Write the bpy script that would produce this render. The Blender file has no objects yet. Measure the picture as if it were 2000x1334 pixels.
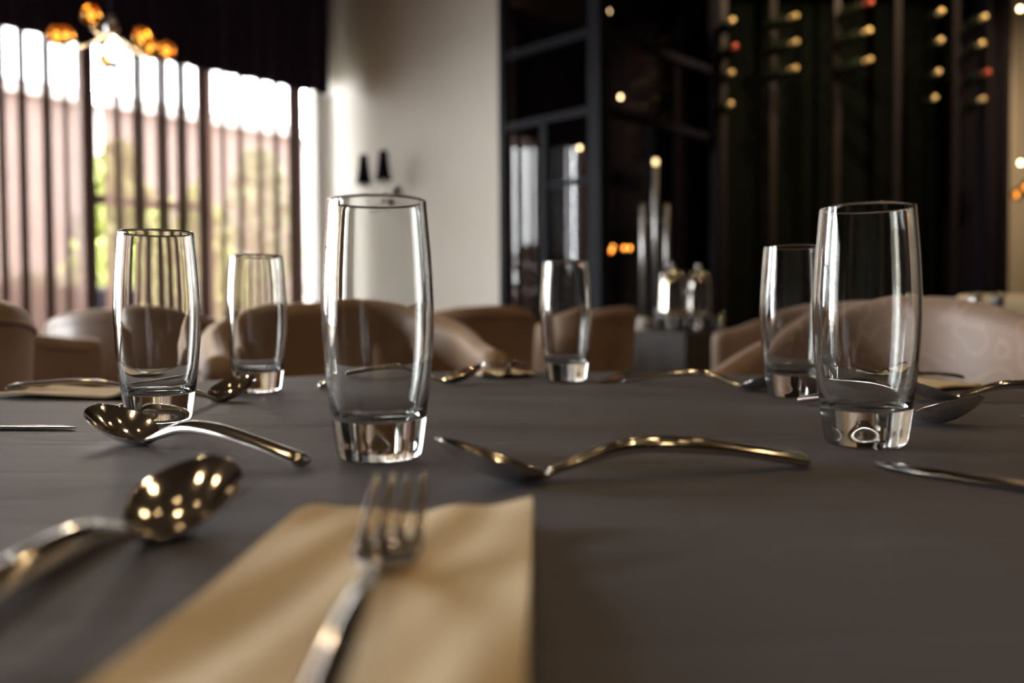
import bpy, bmesh, math, random
from mathutils import Vector, Matrix, Euler

random.seed(7)
SC = bpy.context.scene
COL = SC.collection
PI = math.pi
R = math.radians

# ------------------------------------------------------------------ camera
cam_d = bpy.data.cameras.new('camera')
cam = bpy.data.objects.new('camera', cam_d)
COL.objects.link(cam)
cam.matrix_world = (Matrix.Translation((0, 0, 0.831))
                    @ Matrix.Rotation(R(90 - 1.75), 4, 'X') @ Matrix.Rotation(R(-0.33), 4, 'Z'))
cam_d.sensor_width = 36.0
cam_d.lens = 30.6
cam_d.clip_start = 0.01
cam_d.clip_end = 200
cam_d.dof.use_dof = True
cam_d.dof.focus_distance = 0.62
cam_d.dof.aperture_fstop = 4.1
cam_d.dof.aperture_blades = 0
SC.camera = cam

# ------------------------------------------------------------------ exposure
SC.view_settings.view_transform = 'Standard'
SC.view_settings.look = 'None'
SC.view_settings.exposure = 0.82
SC.view_settings.gamma = 1.0
SC.view_settings.use_curve_mapping = False
SC.cycles.use_denoising = True
SC.cycles.max_bounces = 14
SC.cycles.transmission_bounces = 12
SC.cycles.transparent_max_bounces = 24
SC.cycles.glossy_bounces = 6
SC.cycles.diffuse_bounces = 4
SC.cycles.sample_clamp_indirect = 8.0
SC.cycles.blur_glossy = 0.3

# ------------------------------------------------------------------ sky: bright even overcast
SKY = 36.0
wd = bpy.data.worlds.new('overcast_sky')
SC.world = wd
wd.use_nodes = True
bgn = wd.node_tree.nodes['Background']
bgn.inputs['Color'].default_value = (0.97, 0.985, 1.0, 1)
bgn.inputs['Strength'].default_value = SKY

# room axes: the room stands about 44 degrees to the camera
U = Vector((0.695, 0.719, 0)); U.normalize()
V = Vector((-U.y, U.x, 0))
def uv(a, b, z=0.0):
    p = U * a + V * b
    return Vector((p.x, p.y, z))

def portal(name, a0, a1, b, z0, z1):
    l = bpy.data.lights.new(name, 'AREA')
    l.shape = 'RECTANGLE'
    l.size = a1 - a0
    l.size_y = z1 - z0
    o = bpy.data.objects.new(name, l)
    COL.objects.link(o)
    c = uv((a0 + a1) / 2, b, (z0 + z1) / 2)
    # -Z of the lamp looks into the room (-V), X along U
    m = Matrix((( U.x, 0, V.x, c.x), (U.y, 0, V.y, c.y), (0, 1, 0, c.z), (0, 0, 0, 1)))
    if m.determinant() < 0:
        m = Matrix(((-U.x, 0, V.x, c.x), (-U.y, 0, V.y, c.y), (0, 1, 0, c.z), (0, 0, 0, 1)))
    o.matrix_world = m
    l.cycles.is_portal = True
    return o
portal('window_daylight', -5.9, 3.85, 5.99, 0.05, 2.72)

# ------------------------------------------------------------------ helpers
def tag(o, label=None, cat=None, group=None, kind=None):
    if label: o['label'] = label
    if cat: o['category'] = cat
    if group: o['group'] = group
    if kind: o['kind'] = kind
    return o

def empty(name, loc=(0, 0, 0), rz=0.0):
    o = bpy.data.objects.new(name, None)
    o.empty_display_size = 0.05
    COL.objects.link(o)
    o.location = loc
    o.rotation_euler = (0, 0, rz)
    return o

def mesh_obj(name, verts, faces, mat, parent=None, smooth=False, loc=None):
    me = bpy.data.meshes.new(name)
    me.from_pydata([tuple(v) for v in verts], [], faces)
    me.update()
    if mat: me.materials.append(mat)
    if smooth:
        me.polygons.foreach_set('use_smooth', [True] * len(me.polygons))
    o = bpy.data.objects.new(name, me)
    COL.objects.link(o)
    if parent: o.parent = parent
    if loc is not None: o.location = loc
    return o

class MB:
    """collects geometry for one mesh object"""
    def __init__(s): s.v = []; s.f = []
    def add(s, vs, fs):
        n = len(s.v)
        s.v += [Vector(v) for v in vs]
        s.f += [tuple(i + n for i in f) for f in fs]
        return s
    def box(s, c, size, rz=0.0, bev=0.0):
        hx, hy, hz = size[0] / 2, size[1] / 2, size[2] / 2
        if bev > 0:
            bm = bmesh.new()
            bmesh.ops.create_cube(bm, size=1.0)
            for v in bm.verts: v.co = Vector((v.co.x * size[0], v.co.y * size[1], v.co.z * size[2]))
            bmesh.ops.bevel(bm, geom=list(bm.edges), offset=bev, segments=3, profile=0.5, affect='EDGES')
            vs = [v.co.copy() for v in bm.verts]
            bm.verts.index_update()
            fs = [tuple(v.index for v in f.verts) for f in bm.faces]
            bm.free()
        else:
            vs = [Vector((x, y, z)) for x in (-hx, hx) for y in (-hy, hy) for z in (-hz, hz)]
            fs = [(0, 1, 3, 2), (4, 6, 7, 5), (0, 4, 5, 1), (2, 3, 7, 6), (0, 2, 6, 4), (1, 5, 7, 3)]
        m = Matrix.Rotation(rz, 3, 'Z')
        return s.add([m @ v + Vector(c) for v in vs], fs)
    def beam(s, p0, p1, w, d):
        """rectangular bar between two points; w horizontally across, d the other way"""
        p0, p1 = Vector(p0), Vector(p1)
        t = (p1 - p0).normalized()
        up = Vector((0, 0, 1)) if abs(t.z) < 0.9 else Vector((U.x, U.y, 0))
        x = t.cross(up).normalized(); y = x.cross(t).normalized()
        vs = []
        for p in (p0, p1):
            for (i, j) in ((-1, -1), (1, -1), (1, 1), (-1, 1)):
                vs.append(p + x * i * w / 2 + y * j * d / 2)
        return s.add(vs, [(3, 2, 1, 0), (4, 5, 6, 7), (0, 1, 5, 4), (1, 2, 6, 5), (2, 3, 7, 6), (3, 0, 4, 7)])
    def tube(s, pts, r, n=10, cap=True):
        pts = [Vector(p) for p in pts]
        rs = r if isinstance(r, (list, tuple)) else [r] * len(pts)
        rings = []
        prev = None
        for i, p in enumerate(pts):
            t = (pts[min(i + 1, len(pts) - 1)] - pts[max(i - 1, 0)]).normalized()
            if prev is None:
                a = Vector((0, 0, 1)) if abs(t.z) < 0.9 else Vector((1, 0, 0))
                x = t.cross(a).normalized()
            else:
                x = (prev - t * prev.dot(t)).normalized()
            prev = x
            y = t.cross(x)
            rings.append([p + (x * math.cos(2 * PI * k / n) + y * math.sin(2 * PI * k / n)) * rs[i] for k in range(n)])
        vs = [v for rg in rings for v in rg]
        fs = []
        for i in range(len(rings) - 1):
            for k in range(n):
                k2 = (k + 1) % n
                fs.append((i * n + k, i * n + k2, (i + 1) * n + k2, (i + 1) * n + k))
        if cap:
            fs.append(tuple(range(n - 1, -1, -1)))
            m = (len(rings) - 1) * n
            fs.append(tuple(m + k for k in range(n)))
        return s.add(vs, fs)
    def lathe(s, prof, n=32, c=(0, 0, 0), axis=None):
        """prof: list of (r, z); r==0 gives a pole"""
        vs, idx, fs = [], [], []
        for (r, z) in prof:
            if r <= 1e-6:
                idx.append([len(vs)]); vs.append(Vector((0, 0, z)))
            else:
                idx.append(list(range(len(vs), len(vs) + n)))
                vs += [Vector((r * math.cos(2 * PI * k / n), r * math.sin(2 * PI * k / n), z)) for k in range(n)]
        for a, b in zip(idx[:-1], idx[1:]):
            for k in range(n):
                k2 = (k + 1) % n
                if len(a) == 1 and len(b) == 1: continue
                if len(a) == 1: fs.append((a[0], b[k2], b[k]))
                elif len(b) == 1: fs.append((a[k], a[k2], b[0]))
                else: fs.append((a[k], a[k2], b[k2], b[k]))
        if axis is not None:
            q = Vector((0, 0, 1)).rotation_difference(Vector(axis).normalized())
            vs = [q @ v for v in vs]
        return s.add([v + Vector(c) for v in vs], fs)
    def build(s, name, mat, parent=None, smooth=False):
        return mesh_obj(name, s.v, s.f, mat, parent, smooth)

def smooth_by_angle(o, deg=40):
    me = o.data
    bm = bmesh.new(); bm.from_mesh(me)
    bmesh.ops.recalc_face_normals(bm, faces=bm.faces)
    lim = R(deg)
    for f in bm.faces: f.smooth = True
    for e in bm.edges:
        if len(e.link_faces) == 2 and e.calc_face_angle(0) > lim: e.smooth = False
    bm.to_mesh(me); bm.free()
    return o

def recalc(o):
    bm = bmesh.new(); bm.from_mesh(o.data)
    bmesh.ops.recalc_face_normals(bm, faces=bm.faces)
    bm.to_mesh(o.data); bm.free()
    return o

def copy_tree(o, parent=None):
    c = o.copy(); COL.objects.link(c); c.parent = parent
    for ch in o.children:
        copy_tree(ch, c)
    return c

def crom(pts, n):
    """Catmull-Rom through tuples, n samples per span"""
    out = []
    P = [pts[0]] + list(pts) + [pts[-1]]
    for i in range(1, len(P) - 2):
        for k in range(n):
            t = k / n
            q = []
            for a, b, c, d in zip(P[i - 1], P[i], P[i + 1], P[i + 2]):
                q.append(0.5 * (2 * b + (-a + c) * t + (2 * a - 5 * b + 4 * c - d) * t * t + (-a + 3 * b - 3 * c + d) * t ** 3))
            out.append(tuple(q))
    out.append(tuple(pts[-1]))
    return out

# ------------------------------------------------------------------ materials
def new_mat(name):
    m = bpy.data.materials.new(name); m.use_nodes = True
    nt = m.node_tree
    return m, nt, nt.nodes, nt.links, nt.nodes['Principled BSDF']

def pmat(name, col, rough=0.6, metal=0.0, col2=None, scale=20.0, bump=0.0, bscale=200.0, sheen=0.0, stretch=None, spec=0.5, detail=3.0, coat=0.0):
    m, nt, N, L, P = new_mat(name)
    P.inputs['Base Color'].default_value = (*col, 1)
    P.inputs['Roughness'].default_value = rough
    P.inputs['Metallic'].default_value = metal
    P.inputs['Specular IOR Level'].default_value = spec
    if sheen: P.inputs['Sheen Weight'].default_value = sheen; P.inputs['Sheen Roughness'].default_value = 0.4
    if coat: P.inputs['Coat Weight'].default_value = coat
    tc = N.new('ShaderNodeTexCoord')
    mp = N.new('ShaderNodeMapping')
    L.new(tc.outputs['Object'], mp.inputs['Vector'])
    if stretch: mp.inputs['Scale'].default_value = stretch
    if col2:
        nz = N.new('ShaderNodeTexNoise'); nz.inputs['Scale'].default_value = scale; nz.inputs['Detail'].default_value = detail
        L.new(mp.outputs['Vector'], nz.inputs['Vector'])
        rp = N.new('ShaderNodeValToRGB')
        rp.color_ramp.elements[0].position = 0.3; rp.color_ramp.elements[1].position = 0.7
        rp.color_ramp.elements[0].color = (*col, 1); rp.color_ramp.elements[1].color = (*col2, 1)
        L.new(nz.outputs['Fac'], rp.inputs['Fac'])
        L.new(rp.outputs['Color'], P.inputs['Base Color'])
    if bump:
        bz = N.new('ShaderNodeTexNoise'); bz.inputs['Scale'].default_value = bscale; bz.inputs['Detail'].default_value = 3
        L.new(mp.outputs['Vector'], bz.inputs['Vector'])
        bp = N.new('ShaderNodeBump'); bp.inputs['Strength'].default_value = bump; bp.inputs['Distance'].default_value = 0.001
        L.new(bz.outputs['Fac'], bp.inputs['Height'])
        L.new(bp.outputs['Normal'], P.inputs['Normal'])
    return m

def emat(name, col, strength):
    m, nt, N, L, P = new_mat(name)
    P.inputs['Base Color'].default_value = (*col, 1)
    P.inputs['Emission Color'].default_value = (*col, 1)
    P.inputs['Emission Strength'].default_value = strength
    return m

def glass_mat(name, col=(1, 1, 1), rough=0.0, ior=1.5):
    m, nt, N, L, P = new_mat(name)
    g = N.new('ShaderNodeBsdfGlass')
    g.inputs['Color'].default_value = (*col, 1); g.inputs['Roughness'].default_value = rough; g.inputs['IOR'].default_value = ior
    L.new(g.outputs[0], N['Material Output'].inputs['Surface'])
    return m

def pane_mat(name, tint, ior):
    """flat sheet glass: clear with the mirror share of its refractive index"""
    m, nt, N, L, P = new_mat(name)
    t = N.new('ShaderNodeBsdfTransparent'); t.inputs['Color'].default_value = (*tint, 1)
    g = N.new('ShaderNodeBsdfGlossy'); g.inputs['Roughness'].default_value = 0.0
    f = N.new('ShaderNodeFresnel'); f.inputs['IOR'].default_value = ior
    x = N.new('ShaderNodeMixShader')
    L.new(f.outputs[0], x.inputs[0]); L.new(t.outputs[0], x.inputs[1]); L.new(g.outputs[0], x.inputs[2])
    L.new(x.outputs[0], N['Material Output'].inputs['Surface'])
    return m

def sheer_mat(name, col, trans):
    m, nt, N, L, P = new_mat(name)
    t = N.new('ShaderNodeBsdfTransparent'); t.inputs['Color'].default_value = (1, 1, 1, 1)
    d = N.new('ShaderNodeBsdfDiffuse'); d.inputs['Color'].default_value = (*col, 1)
    l = N.new('ShaderNodeBsdfTranslucent'); l.inputs['Color'].default_value = (*col, 1)
    a = N.new('ShaderNodeMixShader'); a.inputs[0].default_value = 0.5
    x = N.new('ShaderNodeMixShader'); x.inputs[0].default_value = trans
    L.new(d.outputs[0], a.inputs[1]); L.new(l.outputs[0], a.inputs[2])
    L.new(a.outputs[0], x.inputs[1]); L.new(t.outputs[0], x.inputs[2])
    L.new(x.outputs[0], N['Material Output'].inputs['Surface'])
    return m

def upholstery(name, c1, c2, swirl=0.0, rough=0.5):
    """worn velvety leather; swirl adds the pressed scroll pattern"""
    m, nt, N, L, P = new_mat(name)
    P.inputs['Roughness'].default_value = rough
    P.inputs['Sheen Weight'].default_value = 0.35
    P.inputs['Sheen Roughness'].default_value = 0.35
    P.inputs['Sheen Tint'].default_value = (1.0, 0.82, 0.7, 1)
    tc = N.new('ShaderNodeTexCoord')
    nz = N.new('ShaderNodeTexNoise'); nz.inputs['Scale'].default_value = 6.0; nz.inputs['Detail'].default_value = 5
    L.new(tc.outputs['Object'], nz.inputs['Vector'])
    rp = N.new('ShaderNodeValToRGB')
    rp.color_ramp.elements[0].position = 0.3; rp.color_ramp.elements[1].position = 0.72
    rp.color_ramp.elements[0].color = (*c1, 1); rp.color_ramp.elements[1].color = (*c2, 1)
    L.new(nz.outputs['Fac'], rp.inputs['Fac'])
    out = rp.outputs['Color']
    if swirl:
        n2 = N.new('ShaderNodeTexNoise'); n2.inputs['Scale'].default_value = 13.0; n2.inputs['Detail'].default_value = 0.5
        L.new(tc.outputs['Object'], n2.inputs['Vector'])
        mm = N.new('ShaderNodeMath'); mm.operation = 'MULTIPLY'; mm.inputs[1].default_value = 5.0
        L.new(n2.outputs['Fac'], mm.inputs[0])
        fr = N.new('ShaderNodeMath'); fr.operation = 'PINGPONG'; fr.inputs[1].default_value = 0.5
        L.new(mm.outputs[0], fr.inputs[0])
        r2 = N.new('ShaderNodeValToRGB')
        r2.color_ramp.elements[0].position = 0.36; r2.color_ramp.elements[1].position = 0.46
        r2.color_ramp.elements[0].color = (0, 0, 0, 1); r2.color_ramp.elements[1].color = (swirl, swirl, swirl, 1)
        L.new(fr.outputs[0], r2.inputs['Fac'])
        mx = N.new('ShaderNodeMix'); mx.data_type = 'RGBA'
        L.new(r2.outputs['Color'], mx.inputs[0])
        L.new(out, mx.inputs[6]); mx.inputs[7].default_value = (c2[0] * 1.9, c2[1] * 2.0, c2[2] * 2.2, 1)
        out = mx.outputs[2]
    L.new(out, P.inputs['Base Color'])
    bz = N.new('ShaderNodeTexNoise'); bz.inputs['Scale'].default_value = 180; bz.inputs['Detail'].default_value = 3
    L.new(tc.outputs['Object'], bz.inputs['Vector'])
    bp = N.new('ShaderNodeBump'); bp.inputs['Strength'].default_value = 0.25; bp.inputs['Distance'].default_value = 0.001
    L.new(bz.outputs['Fac'], bp.inputs['Height']); L.new(bp.outputs['Normal'], P.inputs['Normal'])
    return m

M = {}
M['pale_wall'] = pmat('pale_plaster', (0.76, 0.70, 0.625), 0.8, col2=(0.79, 0.73, 0.655), scale=3, bump=0.15, bscale=60)
M['white_trim'] = pmat('white_trim_paint', (0.60, 0.58, 0.55), 0.5, col2=(0.62, 0.60, 0.57), scale=5)
M['dark_wall'] = pmat('dark_wall_paint', (0.026, 0.023, 0.034), 0.8, spec=0.1, col2=(0.032, 0.028, 0.041), scale=3)
M['brown_wall'] = pmat('brown_wall_paint', (0.04, 0.031, 0.026), 0.8, col2=(0.05, 0.039, 0.032), scale=2)
M['ceiling'] = pmat('ceiling_paint', (0.115, 0.09, 0.068), 0.9, col2=(0.135, 0.105, 0.08), scale=1.5)
M['floor'] = pmat('dark_wood_floor', (0.055, 0.040, 0.030), 0.45, col2=(0.085, 0.060, 0.045), scale=3, stretch=(1, 8, 1))
M['black_metal'] = pmat('black_metal', (0.011, 0.011, 0.017), 0.55, col2=(0.014, 0.014, 0.021), spec=0.12, scale=20)
M['rack_metal'] = pmat('rack_metal', (0.010, 0.008, 0.010), 0.5, col2=(0.013, 0.010, 0.012), spec=0.15, scale=20)
M['window_frame'] = pmat('window_frame_paint', (0.035, 0.032, 0.035), 0.5, col2=(0.045, 0.04, 0.043), scale=20)
M['cutlery'] = pmat('polished_steel', (0.70, 0.655, 0.59), 0.10, 1.0, col2=(0.73, 0.68, 0.615), scale=40)
M['knife_steel'] = pmat('knife_steel', (0.50, 0.49, 0.49), 0.14, 1.0, col2=(0.54, 0.53, 0.53), scale=40)
M['chrome'] = pmat('chrome', (0.80, 0.77, 0.70), 0.06, 1.0, col2=(0.84, 0.80, 0.72), scale=30)
M['dull_chrome'] = pmat('brushed_chrome', (0.45, 0.44, 0.44), 0.3, 1.0, col2=(0.5, 0.49, 0.48), scale=30)
M['glass'] = glass_mat('clear_glass', (0.985, 0.99, 0.985), 0.0, 1.5)
M['pane'] = pane_mat('window_glass', (0.95, 0.97, 0.96), 1.45)
M['tint_pane'] = pane_mat('tinted_partition_glass', (0.55, 0.53, 0.56), 1.37)
M['napkin'] = pmat('cream_paper', (0.73, 0.605, 0.42), 0.85, col2=(0.79, 0.66, 0.47), scale=9, bump=0.35, bscale=90, detail=4)
M['amber'] = glass_mat('amber_glass', (1.0, 0.62, 0.22), 0.0, 1.45)
M['valance'] = pmat('dark_plum_fabric', (0.040, 0.028, 0.056), 0.9, col2=(0.052, 0.037, 0.070), spec=0.1, scale=20, sheen=0.05)
M['sheer'] = sheer_mat('sheer_brown_fabric', (0.125, 0.076, 0.060), 0.16)
M['black_shade'] = pmat('black_lamp_shade', (0.006, 0.005, 0.009), 0.9, spec=0.05, col2=(0.008, 0.007, 0.011), scale=30)
M['foil_gold'] = pmat('gold_foil', (0.85, 0.66, 0.32), 0.5, 0.5, col2=(0.9, 0.72, 0.38), scale=60)
M['foil_red'] = pmat('red_foil', (0.55, 0.12, 0.07), 0.5, 0.5, col2=(0.6, 0.13, 0.08), scale=60)
M['bottle'] = pmat('dark_bottle_glass', (0.012, 0.016, 0.010), 0.08, col2=(0.016, 0.022, 0.014), scale=20)
M['moss'] = pmat('dark_green_panel', (0.0016, 0.0024, 0.0022), 0.85, col2=(0.003, 0.0042, 0.003), spec=0.03, scale=8, bump=0.8, bscale=30)
M['white_china'] = pmat('white_china', (0.75, 0.73, 0.68), 0.2, col2=(0.78, 0.76, 0.71), scale=9)
M['cream_fabric'] = pmat('cream_fabric', (0.68, 0.55, 0.34), 0.8, col2=(0.72, 0.60, 0.40), scale=12, bump=0.3, bscale=300)
M['dark_cloth'] = pmat('charcoal_cloth', (0.060, 0.052, 0.055), 0.75, col2=(0.072, 0.064, 0.066), scale=14, bump=0.3, bscale=300)
M['dark_wood'] = pmat('dark_wood', (0.030, 0.020, 0.014), 0.45, col2=(0.05, 0.034, 0.024), scale=14, stretch=(1, 1, 0.1))
M['chair'] = upholstery('brown_velvet_leather', (0.24, 0.150, 0.092), (0.33, 0.215, 0.138))
M['chair_scroll'] = upholstery('scroll_pressed_leather', (0.22, 0.145, 0.108), (0.29, 0.195, 0.15), swirl=0.22)
M['chair_pale'] = upholstery('dusty_rose_leather', (0.25, 0.175, 0.14), (0.33, 0.24, 0.195), rough=0.4)
M['grass'] = pmat('lawn', (0.10, 0.14, 0.04), 0.9, col2=(0.18, 0.22, 0.08), scale=3)
M['paving'] = pmat('pale_paving', (0.12, 0.10, 0.07), 0.9, col2=(0.15, 0.13, 0.10), scale=3)
M['pink_render'] = pmat('pale_pink_render', (0.115, 0.083, 0.076), 0.9, col2=(0.135, 0.10, 0.09), scale=2)
M['roof_tile'] = pmat('grey_roof', (0.22, 0.19, 0.18), 0.9, col2=(0.26, 0.22, 0.21), scale=6)
M['leaf_yellow'] = pmat('yellow_green_leaf', (0.20, 0.23, 0.035), 0.6, col2=(0.34, 0.36, 0.09), scale=4)
M['leaf_dark'] = pmat('dark_green_leaf', (0.07, 0.10, 0.035), 0.6, col2=(0.13, 0.17, 0.06), scale=4)
M['bark'] = pmat('bark', (0.10, 0.07, 0.05), 0.9, col2=(0.14, 0.10, 0.07), scale=20)
M['bulb'] = emat('warm_bulb', (1.0, 0.80, 0.48), 9)
M['small_bulb'] = emat('small_warm_bulb', (1.0, 0.70, 0.34), 9)
M['dim_bulb'] = emat('dim_warm_bulb', (1.0, 0.70, 0.34), 1.6)
M['filament'] = emat('amber_filament', (1.0, 0.55, 0.18), 1.8)
M['filament_bright'] = emat('bright_amber_filament', (1.0, 0.58, 0.22), 9)
M['downlight'] = emat('downlight_lens', (1.0, 0.70, 0.36), 90)

# leatherette of the big tablecloth: fine grain, faint creases running across
def leatherette():
    m, nt, N, L, P = new_mat('grey_leatherette')
    P.inputs['Roughness'].default_value = 0.62
    P.inputs['Specular IOR Level'].default_value = 0.35
    tc = N.new('ShaderNodeTexCoord')
    nz = N.new('ShaderNodeTexNoise'); nz.inputs['Scale'].default_value = 5; nz.inputs['Detail'].default_value = 5
    L.new(tc.outputs['Object'], nz.inputs['Vector'])
    rp = N.new('ShaderNodeValToRGB')
    rp.color_ramp.elements[0].position = 0.3; rp.color_ramp.elements[1].position = 0.75
    rp.color_ramp.elements[0].color = (0.082, 0.078, 0.091, 1); rp.color_ramp.elements[1].color = (0.097, 0.093, 0.107, 1)
    L.new(nz.outputs['Fac'], rp.inputs['Fac']); L.new(rp.outputs['Color'], P.inputs['Base Color'])
    g = N.new('ShaderNodeTexNoise'); g.inputs['Scale'].default_value = 650; g.inputs['Detail'].default_value = 2
    L.new(tc.outputs['Object'], g.inputs['Vector'])
    b1 = N.new('ShaderNodeBump'); b1.inputs['Strength'].default_value = 0.55; b1.inputs['Distance'].default_value = 0.0006
    L.new(g.outputs['Fac'], b1.inputs['Height'])
    mp = N.new('ShaderNodeMapping'); mp.inputs['Rotation'].default_value = (0, 0, R(-12)); mp.inputs['Scale'].default_value = (2.0, 9, 1)
    L.new(tc.outputs['Object'], mp.inputs['Vector'])
    c = N.new('ShaderNodeTexNoise'); c.inputs['Scale'].default_value = 1.6; c.inputs['Detail'].default_value = 3
    L.new(mp.outputs['Vector'], c.inputs['Vector'])
    b2 = N.new('ShaderNodeBump'); b2.inputs['Strength'].default_value = 0.32; b2.inputs['Distance'].default_value = 0.006
    L.new(c.outputs['Fac'], b2.inputs['Height']); L.new(b1.outputs['Normal'], b2.inputs['Normal'])
    m2 = N.new('ShaderNodeMapping'); m2.inputs['Rotation'].default_value = (0, 0, R(-9)); m2.inputs['Scale'].default_value = (1.1, 7.5, 1)
    L.new(tc.outputs['Object'], m2.inputs['Vector'])
    c2 = N.new('ShaderNodeTexNoise'); c2.inputs['Scale'].default_value = 1.5; c2.inputs['Detail'].default_value = 1.5
    L.new(m2.outputs['Vector'], c2.inputs['Vector'])
    sb = N.new('ShaderNodeMath'); sb.operation = 'SUBTRACT'; sb.inputs[1].default_value = 0.5; L.new(c2.outputs['Fac'], sb.inputs[0])
    ab = N.new('ShaderNodeMath'); ab.operation = 'ABSOLUTE'; L.new(sb.outputs[0], ab.inputs[0])
    mr = N.new('ShaderNodeMapRange'); mr.inputs['From Max'].default_value = 0.03; L.new(ab.outputs[0], mr.inputs['Value'])
    b3 = N.new('ShaderNodeBump'); b3.inputs['Strength'].default_value = 0.45; b3.inputs['Distance'].default_value = 0.0012
    L.new(mr.outputs[0], b3.inputs['Height']); L.new(b2.outputs['Normal'], b3.inputs['Normal'])
    L.new(b3.outputs['Normal'], P.inputs['Normal'])
    return m
M['leatherette'] = leatherette()

# ================================================================== STRUCTURE
CEIL = 3.7
W0 = uv(-6, 6); C0 = uv(4, 6); E0 = uv(4, 3.95); P0 = uv(4, 3.16)
Q0 = Vector((1.39, 5.98, 0)); R0 = Vector((3.43, 5.98, 0))

def wall(name, p0, p1, z0, z1, th, mat, side=1):
    """wall slab from p0 to p1, thickness th put to the left (side=1) or right (-1) of the run"""
    p0, p1 = Vector((p0[0], p0[1], 0)), Vector((p1[0], p1[1], 0))
    t = (p1 - p0).normalized(); n = Vector((-t.y, t.x, 0)) * side * th
    a = [p0, p1, p1 + n, p0 + n]
    vs = [Vector((q.x, q.y, z)) for z in (z0, z1) for q in a]
    fs = [(0, 1, 2, 3), (4, 5, 6, 7), (0, 1, 5, 4), (1, 2, 6, 5), (2, 3, 7, 6), (3, 0, 4, 7)]
    o = mesh_obj(name, vs, fs, mat); recalc(o)
    return tag(o, kind='structure')

fl = mesh_obj('floor', [(-9.5, -5, -0.03), (8, -5, -0.03), (8, 8, -0.03), (-9.5, 8, -0.03)], [(0, 1, 2, 3)], M['floor'])
tag(fl, kind='structure')
c = mesh_obj('ceiling', [(-9.5, -5, CEIL), (8, -5, CEIL), (8, 8, CEIL), (-9.5, 8, CEIL)], [(3, 2, 1, 0)], M['ceiling'])
tag(c, kind='structure')

# window wall: strip above the glass, sill wall below
o = wall('wall_window_header', W0, C0, 2.72, CEIL, 0.2, M['dark_wall'], 1)
tag(wall('wall_window_sill', W0, C0, -0.03, 0.06, 0.2, M['dark_wall'], 1))
wall('wall_pale', C0 + V * 0.2, E0, -0.03, CEIL, 0.12, M['pale_wall'], 1)
wall('wall_cabinet_side', E0 + U * 0.12, E0 + U * 2.2, -0.03, CEIL, 0.1, M['dark_wall'], 1)
E1 = E0 + U * 2.2
wall('wall_cabinet_rear', E1, Vector((3.7, 7.25, 0)), -0.03, CEIL, 0.1, M['moss'], 1)
wall('wall_right_pale', Vector((3.43, 6.25, 0)), Vector((7.2, 6.25, 0)), -0.03, CEIL, 0.15, M['pale_wall'], 1)
wall('wall_cabinet_end', Vector((3.43, 6.02, 0)), Vector((3.43, 7.25, 0)), -0.03, CEIL, 0.1, M['dark_wall'], 1)
wall('wall_right_side', Vector((7.2, 6.4, 0)), Vector((7.2, -4, 0)), -0.03, CEIL, 0.15, M['brown_wall'], 1)
wall('wall_rear', Vector((7.3, -4, 0)), Vector((-8.6, -4, 0)), -0.03, CEIL, 0.15, M['brown_wall'], 1)
wall('wall_left_rear', Vector((-8.48, -4, 0)), W0, -0.03, CEIL, 0.15, M['brown_wall'], 1)

# white casing between window and pale wall
tr = MB().box(uv(3.93, 5.93, 1.31), (0.10, 0.10, 2.56), math.atan2(U.y, U.x), 0.006).build('trim_1', M['white_trim'])
tag(tr, kind='structure')

# the window: frame, mullions, transom bar, one pane per bay
win = empty('window_1'); tag(win, kind='structure')
A0, A1 = -5.9, 3.84
def wbar(name, a0, z0, a1, z1, w=0.07, d=0.07, mat='window_frame'):
    return MB().beam(uv(a0, 6.06, z0), uv(a1, 6.06, z1), w, d).build(name, M[mat], win)
wbar('window_frame', A0, 2.69, A1, 2.69, 0.08, 0.08)
wbar('window_frame', A0, 0.09, A1, 0.09, 0.08, 0.08)
MUL = [3.81, 3.05, 2.22, 0.6, -1.0, -2.6, -4.2, -5.86]
for a in MUL: wbar('mullion', a, 0.06, a, 2.71, 0.07, 0.09)
wbar('transom', 2.22, 1.62, 3.05, 1.62, 0.05, 0.06)
wbar('transom', 0.6, 1.62, -5.86, 1.62, 0.04, 0.05)
for a, b in zip(MUL[1:], MUL[:-1]):
    vs = [uv(a + .03, 6.06, 0.12), uv(b - .03, 6.06, 0.12), uv(b - .03, 6.06, 2.66), uv(a + .03, 6.06, 2.66)]
    vs += [v + V * 0.006 for v in vs]
    o = mesh_obj('pane', vs[:4], [(0, 1, 2, 3)], M['pane'], win)

# ================================================================== OUTSIDE
g = mesh_obj('ground', [uv(-14, 6.2, -0.12), uv(22, 6.2, -0.12), uv(22, 40, -0.12), uv(-14, 40, -0.12)], [(0, 1, 2, 3)], M['paving'])
tag(g, kind='structure')
hb = empty('neighbour_house', uv(5.5, 16)); tag(hb, 'pale pink low house seen through the sheer curtains', 'building')
rzU = math.atan2(U.y, U.x)
hb.rotation_euler = (0, 0, rzU)
MB().box((0, 0, 2.1), (13.0, 2.0, 4.4)).build('wall', M['pink_render'], hb)
rf = MB().add([(-6.7, -1.2, 4.3), (6.7, -1.2, 4.3), (6.7, 1.2, 4.3), (-6.7, 1.2, 4.3), (-6.2, 0, 4.8), (6.2, 0, 4.8)],
         [(0, 1, 5, 4), (1, 2, 5), (2, 3, 4, 5), (3, 0, 4), (3, 2, 1, 0)]).build('roof', M['roof_tile'], hb)
for x in (-4.4, -2.2, 0.2, 2.6, 4.8):
    w = MB().box((x, -1.01, 1.9), (0.9, 0.06, 1.2)).build('house_window', M['window_frame'], hb)

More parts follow.
